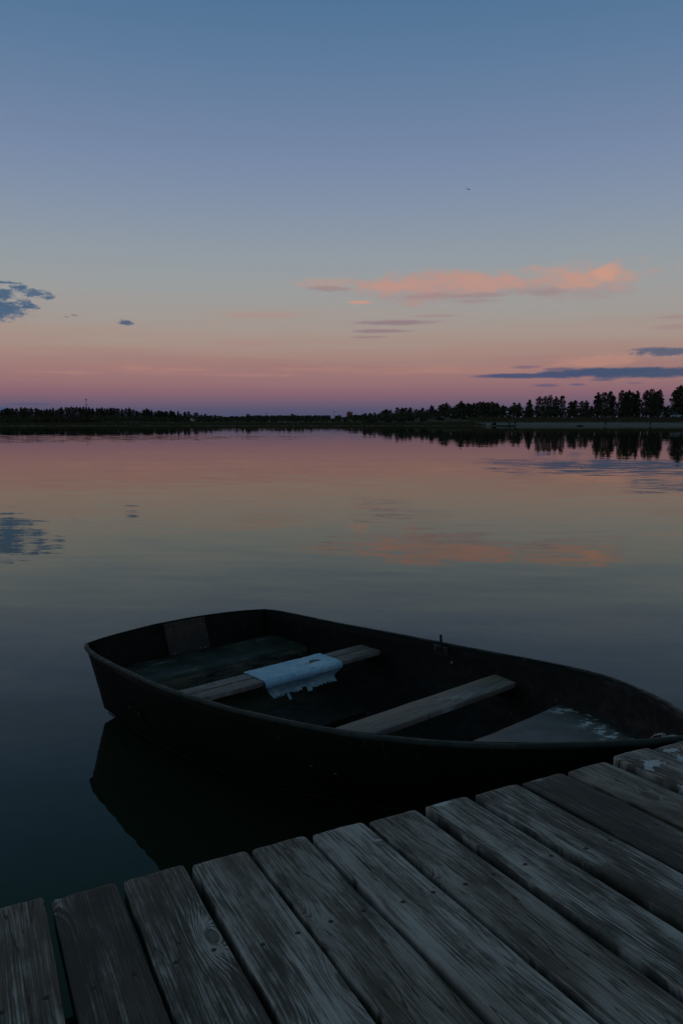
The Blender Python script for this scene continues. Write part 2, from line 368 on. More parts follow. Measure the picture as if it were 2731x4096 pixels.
# ------------------------------------------------------------------ water
def water_material():
    m, t, b = material('lake_water')
    p = t.node('ShaderNodeNewGeometry').outputs['Position']
    x, y, z = t.xyz(p)
    r = t.m('SQRT', t.m('MULTIPLY_ADD', x, x, t.m('MULTIPLY', y, y)))
    def slope(sx, sy, ang, detail):
        c, s = math.cos(ang), math.sin(ang)
        u = t.m('MULTIPLY_ADD', x, c * sx, t.m('MULTIPLY', y, s * sx)); v = t.m('MULTIPLY_ADD', x, -s * sy, t.m('MULTIPLY', y, c * sy))
        n = t.noise(t.comb(u, v, 1.7 * sx), 1., detail, .5)
        return t.v('SUBTRACT', n.outputs['Color'], (.5, .5, .5))
    big = t.v('MULTIPLY', slope(.16, .75, .12, 2), (.010, .022, 0))
    mid = t.v('MULTIPLY', slope(.8, 2.7, -.10, 2), (.012, .046, 0))
    small = t.v('MULTIPLY', slope(7., 15., .25, 2), (.026, .038, 0))
    # breezes: rougher patches far out, the cat's-paw toward the left shore
    patch = t.noise(t.comb(t.m('MULTIPLY', x, .012), t.m('MULTIPLY', y, .03), 4.), 1., 3, .6).outputs[0]
    q = t.v('LENGTH', t.v('MULTIPLY_ADD', p, (1 / 30., 1 / 17., 0), (26 / 30., -71 / 17., 0)))
    gust = t.mr(t.m('MULTIPLY_ADD', patch, .8, q), 1.5, .7, 0., 1.)
    amp = t.m('ADD', t.mr(patch, .35, .7, .45, 1.0), t.m('MULTIPLY', gust, 3.4))
    near = t.m('MULTIPLY', t.m('MULTIPLY', t.mr(r, 3.2, 6., .5, 1.), t.mr(r, 8., 13., 1.6, 1.)), t.mr(r, 12., 42., 1., .36))
    sl = t.v('SCALE', t.v('ADD', big, mid)); t.l.new(t.m('MULTIPLY', amp, near), sl.node.inputs['Scale'])
    sl = t.v('ADD', sl, t.v('SCALE', small)); 
    t.l.new(t.m('MULTIPLY', amp, t.mr(r, 3., 13., 1., .22)), sl.node.inputs[1].links[0].from_node.inputs['Scale'])
    nrm = t.v('NORMALIZE', t.v('ADD', sl, (0, 0, 1)))
    fr = t.node('ShaderNodeFresnel', None, IOR=1.333, Normal=nrm).outputs[0]
    gl = t.node('ShaderNodeBsdfGlossy', None, Color=(.86, .87, .80, 1), Roughness=.012, Normal=nrm)
    df = t.node('ShaderNodeBsdfDiffuse', None, Color=(.017, .032, .021, 1))          # murky green lake water
    mx = t.n.new('ShaderNodeMixShader'); t.l.new(fr, mx.inputs[0]); t.l.new(df.outputs[0], mx.inputs[1]); t.l.new(gl.outputs[0], mx.inputs[2])
    out = [q for q in t.n if q.type == 'OUTPUT_MATERIAL'][0]; t.l.new(mx.outputs[0], out.inputs[0]); t.n.remove(b)
    return m
M_WATER = water_material()
SHORE = 208.
me = mesh('lake', [(-6000, -6000, 0), (6000, -6000, 0), (6000, 1200, 0), (-6000, 1200, 0)], [(0, 1, 2, 3)])
tag(link('lake', me, M_WATER), kind='structure')

# ------------------------------------------------------------------ far shore
def shore_y(x): return SHORE + 5 * fbm(x * .02, 3.1) + 2.0 * fbm(x * .11, 9.)
def ground(x, y):
    t_ = y - shore_y(x)
    if t_ < 0: return t_ * .04
    l = interp([(0, 0), (2, .18), (40, .55), (110, .85), (400, 1.3), (2000, 2.4), (9000, 3)], t_)
    r = interp([(0, 0), (8, .22), (24, .80), (30, 1.25), (52, 2.35), (90, 2.5), (9000, 3)], t_)
    k = min(1, max(0, (x - 4) / 38)); k = k * k * (3 - 2 * k)
    return l + (r - l) * k + .10 * fbm(x * .15, y * .15, 2.) * min(1, t_ / 8)
xs = [-3000, -1800, -1000, -600, -400] + [-300 + i * 2.5 for i in range(241)] + [400, 600, 1000, 1800, 3000]
ys = [196 + i * 1.5 for i in range(60)] + [290, 310, 340, 380, 440, 520, 640, 800, 1000, 1400, 2000, 3000, 5000, 8000]
V = [(x, y, ground(x, y)) for y in ys for x in xs]; nx = len(xs)
Fc = [(j * nx + i, j * nx + i + 1, (j + 1) * nx + i + 1, (j + 1) * nx + i) for j in range(len(ys) - 1) for i in range(nx - 1)]
m, t, b = material('shore_ground')
p = t.node('ShaderNodeNewGeometry').outputs['Position']; x, y, z = t.xyz(p)
n1 = t.noise(t.v('MULTIPLY', p, (.25, .5, 1)), 1., 5, .65).outputs[0]; n2 = t.noise(t.v('MULTIPLY', p, (1.4, 1.4, 3)), 1., 4, .65).outputs[0]
grass = t.mix(t.mr(n2, .35, .65), (.05, .058, .028), (.12, .118, .06)); grass = t.mix(t.mr(n1, .45, .65), grass, (.055, .045, .026))
n4 = t.noise(t.v('MULTIPLY', p, (.10, .9, 1)), 1., 5, .7).outputs[0]
sand = t.mix(t.mr(n4, .35, .62), (.075, .072, .06), (.20, .195, .185)); mud = (.09, .085, .075)
sandy = t.m('MULTIPLY', t.mr(t.m('ADD', z, t.m('MULTIPLY_ADD', n1, .5, -.25)), .95, .80), t.mr(t.m('MULTIPLY_ADD', n1, 8., x), 38., 44.))
strip = t.m('MULTIPLY', t.mr(z, .16, .10), t.mr(n1, .46, .56))
c = t.mix(sandy, t.mix(t.m('MULTIPLY', strip, .8), grass, mud), sand)
t.put(b.inputs['Base Color'], c); b.inputs['Roughness'].default_value = .95; b.inputs['Specular IOR Level'].default_value = .1
tag(link('far_shore_ground', mesh('far_shore_ground', V, Fc), m, smooth=True), kind='structure')

# ------------------------------------------------------------------ foliage
def leaf_mat(name, a, bb):
    m, t, b = material(name)
    inf = t.node('ShaderNodeObjectInfo').outputs['Random']
    n = t.noise(t.node('ShaderNodeTexCoord').outputs['Object'], 7., 3, .6).outputs[0]
    t.put(b.inputs['Base Color'], t.mix(t.m('MULTIPLY_ADD', inf, .4, t.mr(n, .35, .65, 0, .6)), a, bb))
    b.inputs['Roughness'].default_value = .8; b.inputs['Specular IOR Level'].default_value = .15
    return m
M_LEAF = leaf_mat('dark_leaves', (.032, .047, .034), (.060, .078, .048))
M_BUSH = leaf_mat('shore_bush_leaves', (.026, .035, .022), (.055, .063, .034))
M_BARK = simple('bark', (.03, .027, .022), (.06, .055, .05), 6, .9)
def leaf_cloud(mb, blobs, n, size, rng, flat=1.):
    tot = sum(r[3] * r[4] for r in blobs)
    for (cx, cy, cz, rx, rz) in blobs:
        k = max(6, int(n * rx * rz / tot))
        for _ in range(k):
            u = Vector((rng.gauss(0, 1), rng.gauss(0, 1), rng.gauss(0, 1))).normalized() * (rng.random() ** .45)
            c = Vector((cx + u.x * rx, cy + u.y * rx, cz + u.z * rz))
            a = Vector((rng.gauss(0, 1), rng.gauss(0, 1), rng.gauss(0, flat))).normalized(); bq = a.orthogonal().normalized()
            bq = Matrix.Rotation(rng.random() * 6.28, 3, a) @ bq; s = size * (.5 + rng.random())
            cc = a.cross(bq)
            mb.add([c + bq * s, c + cc * s * .7, c - bq * s * .9, c - cc * s * .6], [(0, 1, 2, 3)])
def crown_mesh(kind, seed):
    rng = random.Random(seed); mb = MB(); bl = []
    if kind == 'oval':
        W_ = lambda h: .180 * max(0, math.sin(min(1, h ** .95) * math.pi)) ** .55 * (1.10 - .25 * h) + .012
        for i in range(15):
            h = .05 + .92 * i / 14; bl.append((rng.gauss(0, .012), rng.gauss(0, .012), h, W_(h) * .86, .055))
        for i in range(26):
            h = .08 + .86 * rng.random(); a = rng.random() * 6.28; bl.append((math.cos(a) * W_(h) * .72, math.sin(a) * W_(h) * .72, h, .055 + .03 * rng.random(), .04))
        bl.append((0, 0, .95, .035, .035)); n = 1900
    elif kind == 'cone':
        for i in range(18):
            h = .03 + .95 * i / 17; wd = .185 * (1.0 - h) ** .6 + .016
            a = rng.random() * 6.28; bl.append((math.cos(a) * wd * .2, math.sin(a) * wd * .2, h, wd * (.8 + .28 * rng.random()), .045))
        n = 1700
    elif kind == 'wide':
        W_ = lambda h: .31 * max(0, math.sin(min(1, (h / 1.02) ** .8) * math.pi)) ** .5 + .01
        for i in range(12):
            h = .05 + .88 * i / 11; bl.append((rng.gauss(0, .02), rng.gauss(0, .02), h, W_(h) * .8, .07))
        for i in range(34):
            h = .10 + .82 * rng.random(); a = rng.random() * 6.28; bl.append((math.cos(a) * W_(h) * .78, math.sin(a) * W_(h) * .78, h, .075 + .035 * rng.random(), .055))
        for i in range(5): bl.append((rng.gauss(0, .06), rng.gauss(0, .06), .93 + .04 * rng.random(), .045, .045))
        n = 2200
    else:                              # bush, down to the ground
        for i in range(12):
            a = rng.random() * 6.28; q = rng.random() ** .5; h = .12 + .7 * rng.random() * (1 - q * .55)
            bl.append((math.cos(a) * q * .55, math.sin(a) * q * .55, h, .26, .22))
        n = 500
    leaf_cloud(mb, bl, n * 1.6 if kind != 'bush' else 1500, .021 if kind != 'bush' else .06, rng)
    return mesh(kind + '_crown', mb.v, mb.f)
def trunk_mesh(seed):
    rng = random.Random(seed); mb = MB()
    bend = [(rng.uniform(-.012, .012), rng.uniform(-.012, .012)) for _ in range(6)]
    pts = [(bend[i][0] if i else 0, bend[i][1] if i else 0, .86 * i / 5 - .02) for i in range(6)]
    mb.tube(pts, [.016, .013, .011, .009, .006, .003], 6)
    for i in range(7):
        h = .25 + .08 * i; a = rng.random() * 6.28; L = .15 * (1.05 - h)
        mb.tube([(0, 0, h), (math.cos(a) * L * .6, math.sin(a) * L * .6, h + .05), (math.cos(a) * L, math.sin(a) * L, h + .11)], [.006, .004, .002], 4)
    return mesh('trunk', mb.v, mb.f)
PROTO = {}
def proto(kind, v):
    if (kind, v) not in PROTO:
        PROTO[kind, v] = (crown_mesh(kind, hash_(kind) + v), trunk_mesh(31 + v))
        PROTO[kind, v][0].materials.append(M_LEAF if kind != 'bush' else M_BUSH); PROTO[kind, v][1].materials.append(M_BARK)
    return PROTO[kind, v]
def hash_(s): return sum(ord(c) * (i + 3) for i, c in enumerate(s))
def tree(px, py_top, dist, half_px, kind, name, label, group, cat='tree'):
    top = far(px, py_top, dist); gz = ground(top.x, dist)
    h = max(1.2, top.z - gz) * 1.02
    hw = {'oval': .172, 'cone': .155, 'wide': .30, 'bush': .75}[kind]
    wd = half_px / F_PX * dist / hw
    r = empty(name, (top.x, dist, gz - .05), random.random() * 6.28); r.scale = (wd, wd, h)
    cm, tm = proto(kind, random.randrange(3))
    for nm, mm in (('crown', cm),) + ((('trunk', tm),) if kind != 'bush' else ()):
        o = bpy.data.objects.new(nm if kind != 'bush' else 'foliage', mm); COL.objects.link(o); o.parent = r
    tag(r, label, cat, group)
    return r
def Z4(x, y): return 2000 + x / 2.145, 1450 + y / 2.145
def Z3(x, y): return 1300 + x / 2.24, 1500 + y / 2.24
def Z2(x, y): return 650 + x / 2.24, 1500 + y / 2.24
def Z1(x, y): return x / 2.24, 1500 + y / 2.24
def clump(zf, sc_, rows, d0, d1, kinds, name, label, group):
    for i, (x, y, hwp) in enumerate(rows):
        px, py = zf(x, y); tree(px, py, d0 + (d1 - d0) * random.random(), hwp / sc_, kinds[(i * 7 + int(x)) % len(kinds)], name, label, group)
BL = 'broadleaf_tree'
clump(Z4, 2.145, [(20, 372, 36), (90, 378, 26), (122, 342, 24), (162, 348, 32)], 262, 285, ['oval', 'wide', 'oval'], BL, 'shorter dark tree above the left end of the sandy beach', 'shorter trees at the left end of the beach')
clump(Z4, 2.145, [(250, 322, 40)], 270, 270, ['cone'], BL, 'lone pointed dark tree with sky on both sides, above the beach', None)
clump(Z4, 2.145, [(335, 293, 38), (385, 290, 34), (432, 281, 34), (480, 294, 32), (529, 284, 36)], 262, 285, ['oval', 'oval', 'wide'], BL, 'dark tree in the tight row of five just right of the lone pointed tree', 'row of five trees over the beach')
clump(Z4, 2.145, [(605, 335, 34), (640, 326, 34), (698, 330, 32), (738, 328, 34), (782, 372, 30)], 270, 295, ['oval', 'wide', 'oval'], BL, 'lower dark tree filling the gap between the taller tree groups behind the beach', 'low trees in the gap')
clump(Z4, 2.145, [(842, 262, 40), (890, 255, 46), (945, 248, 42), (968, 285, 36)], 262, 280, ['oval', 'wide'], BL, 'tall round-headed tree in the first tall clump right of the low gap', 'first tall clump of trees')
clump(Z4, 2.145, [(1042, 240, 44), (1075, 258, 40), (1104, 243, 40), (1140, 256, 30), (1178, 248, 38)], 265, 285, ['oval', 'wide', 'oval'], BL, 'tall dark tree in the middle clump of several narrow heads at right', 'middle tall clump of trees')
clump(Z4, 2.145, [(1255, 240, 42), (1300, 231, 50), (1366, 234, 46), (1330, 260, 44)], 265, 282, ['oval', 'wide'], BL, 'tall dark tree in the clump standing beside the bright sky gap at right', 'clump beside the sky gap')
clump(Z4, 2.145, [(1436, 372, 30), (1420, 382, 24)], 285, 292, ['oval'], BL, 'low dark tree inside the bright sky gap at right', 'low trees in the sky gap')
clump(Z4, 2.145, [(1502, 238, 50), (1552, 204, 62), (1640, 215, 60), (1720, 240, 60)], 268, 284, ['wide', 'oval'], BL, 'tallest dark tree, cut by the right edge of the photo', 'tallest trees at the right edge')
clump(Z3, 2.24, [(360, 340, 24), (405, 340, 28), (455, 350, 18), (520, 320, 32), (550, 308, 34), (582, 312, 28), (610, 345, 26), (650, 290, 30), (690, 294, 28), (722, 292, 28), (762, 290, 30), (812, 305, 28),
                 (845, 312, 26), (872, 292, 26), (915, 308, 26), (953, 272, 32), (990, 308, 30), (1030, 268, 28), (1055, 258, 32), (1085, 248, 32), (1115, 275, 28)], 270, 330, ['oval', 'wide', 'oval', 'wide'], BL,
      'dark tree in the wood that steps up from the brick tower toward the beach', 'wood stepping up right of the brick tower')
clump(Z3, 2.24, [(1160, 282, 34), (1190, 262, 32), (1218, 235, 38), (1250, 262, 32), (1280, 250, 32), (1330, 252, 28), (1305, 262, 30), (1360, 250, 30), (1388, 239, 34), (1412, 238, 30), (1460, 245, 30), (1490, 237, 30), (1515, 250, 28), (1540, 250, 30), (1435, 248, 30)], 265, 300, ['oval', 'wide', 'oval'], BL,
      'dark tree in the level-topped wood just left of the sandy beach', 'level-topped wood left of the beach')
clump(Z2, 2.24, [(-10, 322, 30), (30, 325, 30), (80, 321, 30), (108, 345, 24), (140, 324, 20), (165, 345, 22), (200, 330, 30), (234, 325, 22), (262, 355, 26), (300, 335, 32), (345, 357, 20), (382, 347, 24), (408, 370, 24), (432, 361, 22), (472, 357, 22)], 300, 360, ['cone', 'oval', 'cone', 'wide'], 'spruce_tree',
      'dark jagged-topped tree behind the white parked car on the left shore', 'jagged wood behind the white car')
clump(Z2, 2.24, [(500 + i * 19 + random.uniform(-6, 6), 369 + random.uniform(-3, 4) + (4 if i < 5 else 0), 20) for i in range(13)], 480, 620, ['wide', 'oval'], BL, 'low far tree in the flat hazy line left of the lone round tree', 'flat line of far trees')
clump(Z2, 2.24, [(770, 349, 30)], 300, 300, ['wide'], BL, 'lone round-headed dark tree rising above the low middle shore', None)
clump(Z2, 2.24, [(800 + i * 17 + random.uniform(-6, 6), 362 + 6 * nz(i * .7, 3.) + random.uniform(-3, 3), 18) for i in range(42)], 420, 640, ['wide', 'oval', 'oval'], BL, 'low dark tree in the far wood round the red brick towers', 'far wood round the brick towers')
clump(Z3, 2.24, [(100, 362, 20), (128, 358, 20), (270, 354, 24), (305, 358, 26), (330, 352, 22)], 400, 520, ['oval', 'wide'], BL, 'small dark tree standing right beside the red brick tower', 'small trees beside the brick tower')
tl = [(20, 310), (45, 303), (70, 293), (92, 302), (112, 297), (150, 299), (190, 291), (212, 297), (232, 291), (258, 300), (282, 295), (325, 297), (350, 306), (372, 312), (398, 312), (422, 305), (450, 304), (476, 295), (505, 315), (532, 300), (552, 289), (590, 288), (615, 292),
      (640, 284), (665, 290), (690, 285), (722, 290), (750, 286), (775, 290), (800, 290), (830, 298), (870, 297), (892, 300), (916, 292), (940, 302), (962, 299), (988, 298), (1010, 293), (1035, 298), (1060, 298), (1095, 306), (1130, 299), (1160, 295), (1200, 309), (1230, 322), (1258, 332),
      (1290, 312), (1315, 300), (1335, 310), (1360, 318), (1392, 328), (1425, 316), (1458, 330), (1490, 324), (1530, 320), (1558, 328), (-20, 305), (-55, 300), (-90, 310)]
clump(Z1, 2.24, [(x, y, 27) for x, y in tl], 330, 400, ['oval', 'wide', 'oval', 'cone'], BL, 'dark tree in the long dense wood on the far left shore', 'dense wood on the left shore')
for x, y, hw in ((60, 408, 70), (150, 405, 60), (240, 398, 50), (340, 376, 60), (430, 366, 50), (500, 372, 45), (565, 370, 48), (650, 380, 40), (720, 375, 40), (775, 357, 62), (840, 385, 45), (885, 412, 40)):
    px, py = Z1(x, y); tree(px, py, 232 + random.random() * 14, hw / 2.24, 'bush', 'shore_bush', 'rounded bush at the water under the dense left wood', 'bushes under the left wood', 'bush')
for x, y, hw in ((690, 385, 40), (770, 384, 36), (880, 392, 40), (1030, 400, 40), (1160, 385, 36), (1240, 392, 30), (420, 402, 40), (560, 392, 40)):
    px, py = Z3(x, y); tree(px, py, 248 + random.random() * 10, hw / 2.24, 'bush', 'shore_bush', 'low dark bush on the grass bank in front of the right-hand woods', 'bushes before the right woods', 'bush')
px, py = Z3(1512, 428); tree(px, py, 213, 12, 'bush', 'shore_bush', 'small dark bush standing in front of the left end of the pale sand', None, 'bush')
for x, y in ((2060, 1692), (2036, 1696), (2420, 1690), (2600, 1688)):
    tree(x, y, 216, 3, 'bush', 'shore_plant', 'small dark plant growing on the sand by the water', 'small plants on the sand', 'plant')
# undergrowth in front of the woods (nobody could count it)
mb = MB(); rng = random.Random(5)
for _ in range(12500):
    px = rng.uniform(-1100, 3300); dist = rng.uniform(252, 300) if px > 1450 else rng.uniform(285, 345)
    p = far(px, 1680, dist); g = ground(p.x, dist); hgt = (2.0 + 1.4 * fbm(p.x * .08, 5.)) * (1.35 if px > 1450 else 1.)
    c = Vector((p.x, dist, g + rng.random() ** .8 * max(.5, hgt))); s = rng.uniform(.25, .5)
    a = Vector((rng.gauss(0, 1), rng.gauss(0, 1), rng.gauss(0, .6))).normalized(); b1 = a.orthogonal().normalized() * s; b2 = a.cross(b1)
    mb.add([c + b1, c + b2, c - b1, c - b2], [(0, 1, 2, 3)])
tag(mb.build('undergrowth', M_BUSH), kind='stuff', label='dark tangled undergrowth along the foot of the far woods')
M_REED = leaf_mat('bank_grass', (.035, .040, .020), (.085, .080, .045))
mb = MB()
for _ in range(9000):
    px = rng.uniform(-250, 3000); p = far(px, 1690, 210); x = p.x
    y = shore_y(x) + (rng.uniform(.3, 26) if px < 1950 else rng.uniform(25, 48)); g = ground(x, y)
    h = rng.uniform(.25, .75); wd = rng.uniform(.08, .2); l = rng.uniform(-.15, .15)
    mb.add([(x - wd, y, g - .02), (x + wd, y + .05, g - .02), (x + l + wd * .4, y, g + h), (x + l - wd * .3, y, g + h * .9)], [(0, 1, 2, 3)])
tag(mb.build('bank_grass', M_REED), kind='stuff', label='rough dry grass along the far bank')

# ------------------------------------------------------------------ small things on the far shore
M_BRICK = simple('red_brick', (.20, .075, .055), (.26, .10, .075), .8, .9)
M_ROOF = simple('dark_roof', (.05, .045, .045), (.08, .07, .07), 2, .9)
M_GLASS = simple('window_glass', (.01, .012, .015), (.02, .024, .03), 2, .15)
def brick_tower(px, dist, width_px, py_top, label, top_step):
    p = far(px, py_top, dist); wd = width_px / F_PX * dist; g = ground(p.x, dist); H = p.z - g
    r = empty('brick_tower', (p.x, dist, g))
    mb = MB(); mb.box((0, 0, H * .44), (wd, wd * .8, H * .88))
    for s in (-1, 1): mb.box((s * wd * .42, 0, H * .905), (wd * .16, wd * .8, H * .05))
    mb.build('wall', M_BRICK, r)
    mb = MB(); mb.box((-wd * .02, 0, H * .94), (wd * .3, wd * .4, H * .12)); pent = mb.build('stair_tower', M_BRICK, r)
    mb = MB(); mb.box((0, 0, H * .882), (wd * .68, wd * .78, H * .004)); mb.build('roof', M_ROOF, r)
    for i in range(4):
        for j in range(4):
            mb = MB(); mb.box(((i - 1.5) * wd * .22, -wd * .4, H * (.5 + .1 * j)), (wd * .08, .12, H * .05)); mb.build('window', M_GLASS, r)
    tag(r, label, 'building')
brick_tower(1398, 1500, 23.5, 1645, 'red brick tower block with a stepped top above the far middle trees', 1)
brick_tower(1169.5, 1900, 11, 1653.5, 'small distant brick block peeping over the low trees left of the bigger tower', 1)
M_MAST = simple('mast_steel', (.20, .14, .15), (.30, .23, .23), 1, .7)
p = far(345.5, 1594, 900); g = ground(p.x, 900); H = p.z - g
r = empty('radio_mast', (p.x, 900, g)); mb = MB()
for k in range(3):
    a = k * 2.094; mb.tube([(1.5 * math.cos(a), 1.5 * math.sin(a), 0), (.45 * math.cos(a), .45 * math.sin(a), H)], .06, 5)
for i in range(14):
    z0 = H * i / 14; z1 = H * (i + 1) / 14; w0 = 1.5 - 1.05 * i / 14; w1 = 1.5 - 1.05 * (i + 1) / 14
    for k in range(3):
        a = k * 2.094; b2 = (k + 1) * 2.094
        mb.tube([(w0 * math.cos(a), w0 * math.sin(a), z0), (w1 * math.cos(b2), w1 * math.sin(b2), z1)], .035, 4)
mb.build('lattice', M_MAST, r)
for hz in (H - 1.2, H - 7.2):
    for k in range(3):
        mb = MB(); a = k * 2.094 + .5; mb.tube([(.9 * math.cos(a), .9 * math.sin(a), hz - .9), (.9 * math.cos(a), .9 * math.sin(a), hz + .9)], .28, 8); mb.build('antenna', M_MAST, r)
tag(r, 'thin lattice radio mast with two antenna clusters above the left wood', 'mast')
def pole(px, py_top, dist, rad, head, label, name):
    p = far(px, py_top, dist); g = ground(p.x, dist); H = p.z - g
    r = empty(name, (p.x, dist, g)); mb = MB(); mb.tube([(0, 0, -.1), (0, 0, H)], [rad, rad * .7], 8); mb.build('pole', M_MAST, r)
    if head:
        mb = MB(); mb.box((0, 0, H + .2), (1.5, .5, .6)); mb.build('lamp_head', M_MAST, r)
    tag(r, label, 'lamp post' if head else 'post')
pole(1336.6, 1648, 700, .16, True, 'floodlight pole above the trees left of the brick tower', 'floodlight_pole')
pole(1066, 1655, 700, .10, True, 'thin faint lamp pole right of the lone round tree', 'lamp_pole')
pole(1077.5, 1675, 270, .10, False, 'pale short post on the grass bank at middle distance', 'wooden_post')

def make_car(loc, rz, col, label):
    r = empty('parked_car', loc, rz)
    m, t, b = material('car_paint'); b.inputs['Base Color'].default_value = (*col, 1); b.inputs['Roughness'].default_value = .3
    prof = [(-2.1, .35), (-2.12, .62), (-2.02, .86), (-1.3, .95), (-.1, .95), (.9, .93), (1.75, .80), (2.08, .62), (2.1, .35)]
    mb = MB(); n = len(prof)
    for s, wv in ((-1, .80), (-1, .86), (1, .86), (1, .80)):
        mb.v += [(x, s * (wv - (.10 if z > .8 else 0)), z) for x, z in prof]
    for j in range(3): mb.f += [(j * n + i, j * n + i + 1, (j + 1) * n + i + 1, (j + 1) * n + i) for i in range(n - 1)]
    mb.f += [tuple(range(n)), tuple(3 * n + i for i in range(n))[::-1], (0, n, 2 * n, 3 * n), (n - 1, 2 * n - 1, 3 * n - 1, 4 * n - 1)]
    mb.build('body', m, r)
    cab = [(-1.75, .95), (-1.25, 1.40), (.15, 1.44), (1.0, .93)]
    mb = MB(); mb.v = [(x, s * (.74 if z < 1 else .58), z) for s in (-1, 1) for x, z in cab]
    mb.f = [(0, 1, 2, 3), (7, 6, 5, 4), (0, 4, 5, 1), (2, 6, 7, 3), (3, 7, 4, 0)]; mb.build('window_band', M_GLASS, r)
    mb = MB(); mb.box((-.55, 0, 1.44), (1.5, 1.18, .05)); mb.build('roof', m, r)
    for sx in (-1.3, 1.32):
        for sy in (-.78, .78):
            mb = MB(); mb.tube([(sx, sy - .1, .31), (sx, sy + .1, .31)], .31, 14); wh = mb.build('wheel', M_TYRE, r)
            mb = MB(); mb.tube([(sx, sy - .105, .31), (sx, sy + .105, .31)], .19, 10); mb.build('rim', M_STEEL, wh)
    for sy in (-.6, .6):
        mb = MB(); mb.box((2.09, sy, .66), (.06, .3, .12)); mb.build('headlight', M_BOLT, r)
    tag(r, label, 'car')
M_TYRE = simple('tyre', (.015, .015, .015), (.025, .025, .025), 4, .9)
p = far(772, 1690, 300); make_car((p.x, 300, ground(p.x, 300) + .05), D2R(-70), (.75, .75, .75), 'white car parked on the far left bank in front of the jagged wood')
p = far(2707, 1672, 259); make_car((p.x, 259, ground(p.x, 259)), D2R(-28), (.42, .46, .52), 'silver grey car parked on the grass at the far right edge under the tallest trees')

M_STONE = simple('shore_stone', (.10, .10, .095), (.18, .175, .165), 2, .9)
for i, (x, y) in enumerate(((1990, 1700), (2010, 1702), (2028, 1701), (2046, 1702), (2300, 1692))):
    mb = bmesh.new(); bmesh.ops.create_icosphere(mb, subdivisions=2, radius=1)
    for v in mb.verts: v.co *= 1 + .3 * nz(v.co.x * 1.3 + i * 7, v.co.y * 1.3, v.co.z * 1.3)
    me = bpy.data.meshes.new('stone'); mb.to_mesh(me); mb.free()
    p = far(x, y, 210.5); o = link('stone', me, M_JOIST, smooth=True); o.location = (p.x, shore_y(p.x) + .4 + .5 * i / 5, .12); o.scale = (random.uniform(.5, 1.5), .5, random.uniform(.10, .2))
    tag(o, 'low dark stone lying at the edge of the pale sand', 'stone', 'stones at the edge of the sand')

# a bird gliding high over the lake
p = far(1871, 757, 70); mb = MB()
bd = [(-.17, .004), (-.13, .018), (-.05, .032), (.04, .034), (.10, .024), (.15, .006)]
vs = []; 
for x, rr in bd: vs += [(x, rr * math.cos(k * 1.0472), rr * .9 * math.sin(k * 1.0472)) for k in range(6)]
fs = [(i * 6 + k, i * 6 + (k + 1) % 6, i * 6 + 6 + (k + 1) % 6, i * 6 + 6 + k) for i in range(5) for k in range(6)]
mb.add(vs, fs)
for s in (-1, 1):
    for z in (.006, -.004): mb.add([(.07, s * .02, .01 + z), (.05, s * .16, .05 + z), (-.05, s * .33, .02 + z), (-.02, s * .16, .045 + z), (-.05, s * .02, .01 + z)], [(0, 1, 2, 3, 4)])
o = mb.build('bird', simple('bird_feathers', (.05, .05, .055), (.08, .08, .085), 9, .8)); o.location = p; o.rotation_euler = (D2R(28), D2R(6), D2R(70))
tag(o, 'small dark bird gliding alone high over the lake', 'bird')

# ------------------------------------------------------------------ jetty
def board_mesh(L, W, T, rad, seed, nx=46, end_round=.0035, ragged=.0025, x0=0.):
    rng = random.Random(seed); prof = []
    for cx, cy, a0 in ((W/2 - rad, T/2 - rad, 0), (-W/2 + rad, T/2 - rad, 90), (-W/2 + rad, -T/2 + rad, 180), (W/2 - rad, -T/2 + rad, 270)):
        for k in range(4): a = D2R(a0 + 30 * k); prof.append((cx + rad * math.cos(a), cy + rad * math.sin(a)))
        if a0 in (0, 180):
            sgn = -1 if a0 == 0 else 1
            for k in range(1, 10): prof.append((sgn * (-(W/2 - rad) + 2 * (W/2 - rad) * k / 10), (T/2) * (-sgn)))
    n = len(prof); vs = []; fs = []
    st = [0, .0035, .008, .014, .022] + [.04 + (L - .08) * (i / nx) ** 1.35 for i in range(nx + 1)] + [L - .014, L - .004, L]
    for i, x in enumerate(st):
        e = min(x, L - x); k = 1.
        ins = end_round * (1 - min(1, e / .016)) ** 2
        for (y, z) in prof:
            yy = y * (1 - 2 * ins / W); zz = z * (1 - 2 * ins / T * .8)
            yy += ragged * 1.3 * nz(x * 5, (1 if y > 0 else -1) * 9 + seed * 3.1, z * 8)
            zz += .0011 * nz(x * 7 + seed, y * 30) if z > 0 else 0
            zz += -.004 * (yy / (W / 2)) ** 2 * .25 if z > 0 else 0
            xx = x + (.0022 * fbm(y * 60 + seed * 5.7, z * 9, seed, 3) + .0025 * nz(y * 14 + seed, seed) if i < 5 else 0)
            vs.append((x0 + xx, yy, zz))
    for i in range(len(st) - 1): fs += [(i * n + k, (i + 1) * n + k, (i + 1) * n + (k + 1) % n, i * n + (k + 1) % n) for k in range(n)]
    fs += [tuple(range(n)), tuple((len(st) - 1) * n + k for k in range(n))[::-1]]
    return mesh('deck_board', vs, fs)
Lp = [deck_pt(*q) for q in (z7(235,432), z7(550,352), z7(858,285), z7(1125,215), z7(1398,155), z8(185,415), z8(427,350), z8(650,298), z8(855,250), z8(1055,197), z8(1250,133), z8(1435,100))]
Rp = [deck_pt(*q) for q in (z7(190,432), z7(518,368), z7(815,288), z7(1100,222), z7(1360,153), z8(155,422), z8(395,370), z8(620,315), z8(838,257), z8(1035,206), z8(1220,156), z8(1410,97))]
up = Vector((-TA, -TB, 1)).normalized()
bd = D2R(115.57 - 180)
X = Vector((math.cos(bd), math.sin(bd), 0)); X.z = TA * X.x + TB * X.y; X.normalize()
Y = up.cross(X)
org = (Lp[4] + Rp[5]) / 2
